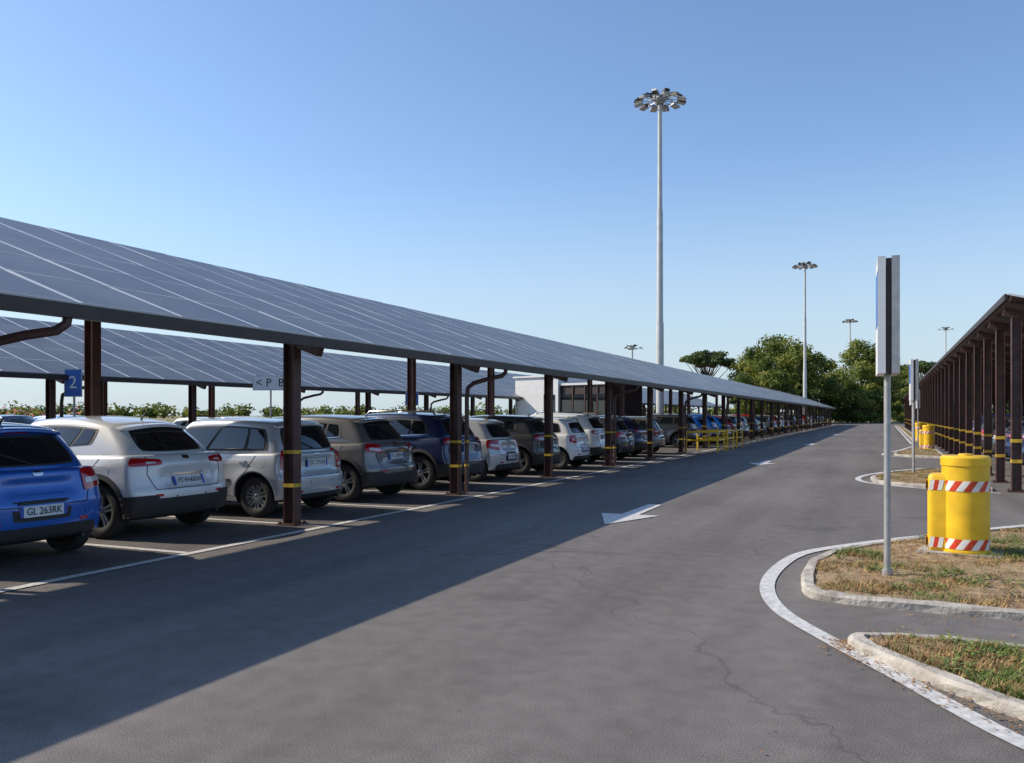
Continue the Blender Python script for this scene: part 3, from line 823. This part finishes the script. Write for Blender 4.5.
# ------------------------------------------------------------ signs
def lane_sign(x,y,h=2.97):
    e=empty('lane_sign',(x,y,0)); e.rotation_euler=(0,0,R_(2))
    bm=bmesh.new(); tube(bm,[(0,0,.05),(0,0,h-.04)],.030,12,0); tube(bm,[(0,0,.05),(0,0,.12)],.045,12,0)
    finish('pole',bm,[M_galv],e,40)
    for sg,nm in ((-1,'panel_a'),(1,'panel_b')):
        bm=bmesh.new()
        box(bm,(sg*.084,0,h-.52),(.010,.60,1.02),0)
        for yy in (-.30,.30): box(bm,(sg*.058,yy,h-.52),(.066,.016,1.05),0)
        for zz in (h,h-1.04): box(bm,(sg*.058,0,zz),(.066,.583,.016),0)
        for zz in (h-.2,h-.8): box(bm,(sg*.036,0,zz),(.010,.56,.05),2)
        box(bm,(sg*.0905,0,h-.36),(.003,.5,.5),1)
        finish(nm,bm,[M_whitep if sg<0 else M_galv,M_blue,M_galv],e)
    bm=bmesh.new(); 
    for yy in (-.27,.27): box(bm,(0,yy,h-.52),(.045,.02,1.02),0)
    finish('core',bm,[M_fascia],e)
    return e
lane_sign(.02,8.62); lane_sign(.68,24.3); lane_sign(.95,35.2); lane_sign(1.7,53)
def sign_post(x,y,z,wd,hh,txt,bgm,name='parking_sign',rz=th,board=M_whitep,ts=.45):
    e=empty(name,(x,y,0)); e.rotation_euler=(0,0,rz)
    bm=bmesh.new(); tube(bm,[(0,.05,0),(0,.05,z+hh/2)],.03,8,0); finish('pole',bm,[M_galv],e,40)
    bm=bmesh.new(); box(bm,(0,0,z),(wd,.03,hh),0); box(bm,(0,.001,z),(wd+.04,.024,hh+.04),1); finish('board',bm,[bgm,M_galv],e)
    tb=textbm(txt,ts)
    for v in tb.verts: v.co=Vector((v.co.x,-.019,z+v.co.y))
    finish('lettering',tb,[board],e)
sign_post(-19.2,15.55,2.38,.42,.68,'2',M_blue)
sign_post(-16.2,27.6,2.15,.45,.45,'P',M_blue,ts=.4)
sign_post(-17.6,21.3,2.55,1.05,.42,'< P  B',M_whitep,'direction_sign',board=M_blk,ts=.36)

# ------------------------------------------------------------ yellow guard rails
for k,yy in enumerate((35.4,37.8,40.4)):
    bm=bmesh.new()
    for x0 in (-7.6,-6.3):
        tube(bm,[(x0,yy,0),(x0,yy,.85)],.04,8,0)
    for zz in (.84,.5): tube(bm,[(-7.6,yy,zz),(-6.3,yy,zz)],.035,8,0)
    tube(bm,[(-6.3,yy,.84),(-6.3,yy+1.6,.84),(-6.3,yy+1.6,0)],.035,8,0); tube(bm,[(-6.3,yy,.5),(-6.3,yy+1.6,.5)],.03,8,0)
    finish('yellow_guard_rail',bm,[M_yel],None,40)

# ------------------------------------------------------------ high masts
def mast(x,y,h=25.2,heads=12):
    e=empty('high_mast_floodlight',(x,y,0))
    bm=bmesh.new(); lathe(bm,[(.42,0),(.42,.03),(.29,.03),(.28,h*.33),(.235,h*.34),(.22,h*.66),(.18,h*.67),(.15,h-.3),(.001,h-.3)],(0,0,0),'Z',20,0)
    finish('mast',bm,[M_mast],e,40)
    bm=bmesh.new()
    for rr,zz in ((.9,h-.45),(.55,h-.1)):
        ring=[(rr*math.cos(k*math.pi/12),rr*math.sin(k*math.pi/12),zz) for k in range(25)]; tube(bm,ring,.05,6,0,False)
    lathe(bm,[(.001,h+.15),(.35,h+.05),(.42,h-.35),(.25,h-.6)],(0,0,0),'Z',16,0)
    for k in range(heads):
        a=k*2*math.pi/heads; d=Vector((math.cos(a),math.sin(a),0))
        tube(bm,[d*.3+Vector((0,0,h-.3)),d*1.35+Vector((0,0,h-.42))],.035,6,0)
        rot=Matrix.Rotation(a,3,'Z')@Matrix.Rotation(R_(14),3,'Y')
        c=d*1.62+Vector((0,0,h-.36))
        box(bm,c,(.62,.50,.14),2 if k%2 else 0,rot); box(bm,c-rot@Vector((0,0,.085)),(.52,.42,.03),1,rot); box(bm,c-rot@Vector((.1,0,-.12)),(.3,.3,.14),2,rot)
    for k in range(6):
        a=k*2*math.pi/6+.3; d=Vector((math.cos(a),math.sin(a),0)); rot=Matrix.Rotation(a,3,'Z')@Matrix.Rotation(R_(-20),3,'Y')
        box(bm,d*.75+Vector((0,0,h+.12)),(.5,.42,.16),2 if k%2 else 0,rot)
    finish('floodlight_head',bm,[M_galv,M_lamp2,M_fascia],e,30)
mast(-15.3,62.2); mast(-11.5,140.5); mast(-8,228); 
mast(15,257,25,4); mast(-42,150,14,3)

# ------------------------------------------------------------ white office
e=empty('ticket_office',(-16.2,46.0,0)); e.rotation_euler=(0,0,R_(-20))
bm=bmesh.new(); box(bm,(-1.7,0,1.85),(3.3,3.0,3.7),0); box(bm,(-1.7,0,3.75),(3.5,3.2,.10),0)
for xx in (-.7,): box(bm,(xx,-1.51,2.2),(.8,.05,1.0),1)
box(bm,(1.75,.1,1.6),(3.58,2.8,3.2),2); box(bm,(1.75,.1,3.26),(3.6,3.0,.12),0)
for k in range(4): box(bm,(.45+k*.86,-1.32,2.1),(.72,.04,1.2),1)
for k in range(5): box(bm,(.02+k*.86,-1.335,1.6),(.07,.05,3.1),3)
finish('walls_and_windows',bm,[M_whitep,M_glass,M_fascia,M_brown],e)

# ------------------------------------------------------------ vegetation
def leafball(bm,c,rx,rz,n,sz,mi,rk):
    for _ in range(n):
        d=Vector((rk.gauss(0,1),rk.gauss(0,1),rk.gauss(0,1))).normalized()
        q=rk.uniform(.45,1.05)
        p=Vector(c)+Vector((d.x*rx*q,d.y*rx*q,d.z*rz*q))
        n1=(d+Vector((rk.uniform(-.8,.8),rk.uniform(-.8,.8),rk.uniform(-.5,.9)))).normalized()
        u=n1.cross(Vector((rk.uniform(-1,1),rk.uniform(-1,1),rk.uniform(-1,1)))).normalized(); v=n1.cross(u)
        s1=sz*rk.uniform(.5,1.2); s2=s1*rk.uniform(.45,.8)
        f=bm.faces.new([bm.verts.new(p+u*s1),bm.verts.new(p+v*s2),bm.verts.new(p-u*s1),bm.verts.new(p-v*s2)])
        m_=mi
        if rk.random()<.25: m_=min(2,max(0,mi+rk.choice((-1,1))))
        f.material_index=1+m_
def tree_mesh(seed,h,cr,clumps=38,leaves=190,lo=.25,kind='broad',leaf=.24):
    rk=random.Random(seed); bm=bmesh.new()
    base=h*lo
    tube(bm,[(0,0,-.1),(.1,.05,base*.6),(-.05,.1,base*1.2),(.1,0,h*.6)],[h*.03,h*.022,h*.017,h*.008],10,0)
    for k in range(clumps):
        if kind=='broad':
            a=rk.uniform(0,6.28); t=rk.uniform(0,1); zz=lerp(base,h,t)
            prof=math.sin(math.pi*min(1,(t*.86+.14)))**.6
            r=cr*prof*rk.uniform(.25,.95)
            c=Vector((r*math.cos(a),r*math.sin(a),zz-.1*h*.3)); rx=cr*rk.uniform(.20,.36); rz=rx*rk.uniform(.6,.9)
        else:
            a=rk.uniform(0,6.28); r=cr*math.sqrt(rk.uniform(0,1))
            zz=h-.12*h*(r/cr)**2-rk.uniform(0,.10*h); c=Vector((r*math.cos(a),r*math.sin(a),zz)); rx=cr*rk.uniform(.18,.28); rz=rx*.5
        if rk.random()<.8:
            s0=Vector((0,0,lerp(base*.7,h*.55,rk.random()) if kind=='broad' else h*rk.uniform(.5,.65)))
            mid=(s0+c)/2+Vector((0,0,-.03*h)); tube(bm,[s0,mid,c],[h*.009,h*.006,h*.002],5,0,False)
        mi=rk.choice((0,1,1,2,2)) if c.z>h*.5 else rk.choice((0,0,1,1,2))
        leafball(bm,c,rx,rz,leaves,leaf,mi,rk)
    me=bpy.data.meshes.new('tree'); bm.to_mesh(me); bm.free()
    for m in [M_bark]+(M_L if kind=='broad' else M_LP): me.materials.append(m)
    return me
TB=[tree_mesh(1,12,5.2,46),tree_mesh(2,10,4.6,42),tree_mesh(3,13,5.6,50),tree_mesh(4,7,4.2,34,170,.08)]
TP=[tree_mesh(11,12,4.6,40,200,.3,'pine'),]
def tree(me,x,y,s_=1,rz=0,name='broadleaf_tree',sz=None):
    o=bpy.data.objects.new(name,me); COL.objects.link(o); o.location=(x,y,-.05); o.rotation_euler=(0,0,rz); o.scale=(s_,s_,sz or s_)
def at(px,d):
    r=(px-512)/850*d; return (r*math.cos(th)-d*math.sin(th), r*math.sin(th)+d*math.cos(th))
rk=random.Random(21)
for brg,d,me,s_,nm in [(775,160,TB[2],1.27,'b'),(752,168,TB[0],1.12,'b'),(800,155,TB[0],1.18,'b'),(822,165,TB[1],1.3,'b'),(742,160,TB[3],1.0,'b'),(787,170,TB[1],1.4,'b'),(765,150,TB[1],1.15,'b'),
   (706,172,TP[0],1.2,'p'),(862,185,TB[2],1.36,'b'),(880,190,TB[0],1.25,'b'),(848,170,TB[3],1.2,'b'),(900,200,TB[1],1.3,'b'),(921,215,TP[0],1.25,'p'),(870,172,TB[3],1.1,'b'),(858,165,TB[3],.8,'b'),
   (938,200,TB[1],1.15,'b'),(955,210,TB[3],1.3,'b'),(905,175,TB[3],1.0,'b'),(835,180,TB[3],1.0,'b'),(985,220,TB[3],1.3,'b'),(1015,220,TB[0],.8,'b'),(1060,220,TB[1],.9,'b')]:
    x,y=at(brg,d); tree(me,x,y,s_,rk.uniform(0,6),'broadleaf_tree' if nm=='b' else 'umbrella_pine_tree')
def hedge(name,p0,p1,h,n,mats,leaf=.3,dens=120,wd=1.6,flower=0):
    rk=random.Random(int(abs(p0[0])*7)); bm=bmesh.new()
    for k in range(n):
        t=k/(n-1); x=lerp(p0[0],p1[0],t)+rk.uniform(-wd,wd); y=lerp(p0[1],p1[1],t)+rk.uniform(-wd,wd)
        hh=h*rk.uniform(.5,1.1)
        leafball(bm,(x,y,hh*.5),hh*.8,hh*.55,dens,leaf,rk.choice((0,1,1,2)),rk)
    if flower:
        for f in bm.faces:
            if rk.random()<flower: f.material_index=4
    finish(name,bm,[M_bark]+mats+[M_pink],None)
hedge('oleander_hedge',(-49,22),(-49,42),2.0,22,M_L,.14,170,1.2,.36)
hedge('oleander_hedge',(-52,44),(-52,62),1.7,12,M_L,.14,150,1.6,.30)
hedge('roadside_hedge',(-58,66),(-58,175),1.9,70,M_L,.22,110,3)
hedge('roadside_hedge',(-48,178),(34,182),2.6,90,M_L,.28,110)
hedge('distant_tree_belt',(-420,60),(-260,420),7,110,M_L,1.0,110,8)
hedge('distant_tree_belt',(-260,430),(330,430),8,160,M_L,1.0,90,10)
hedge('roadside_hedge',(32,10),(34,180),2.4,110,M_L,.28,100)
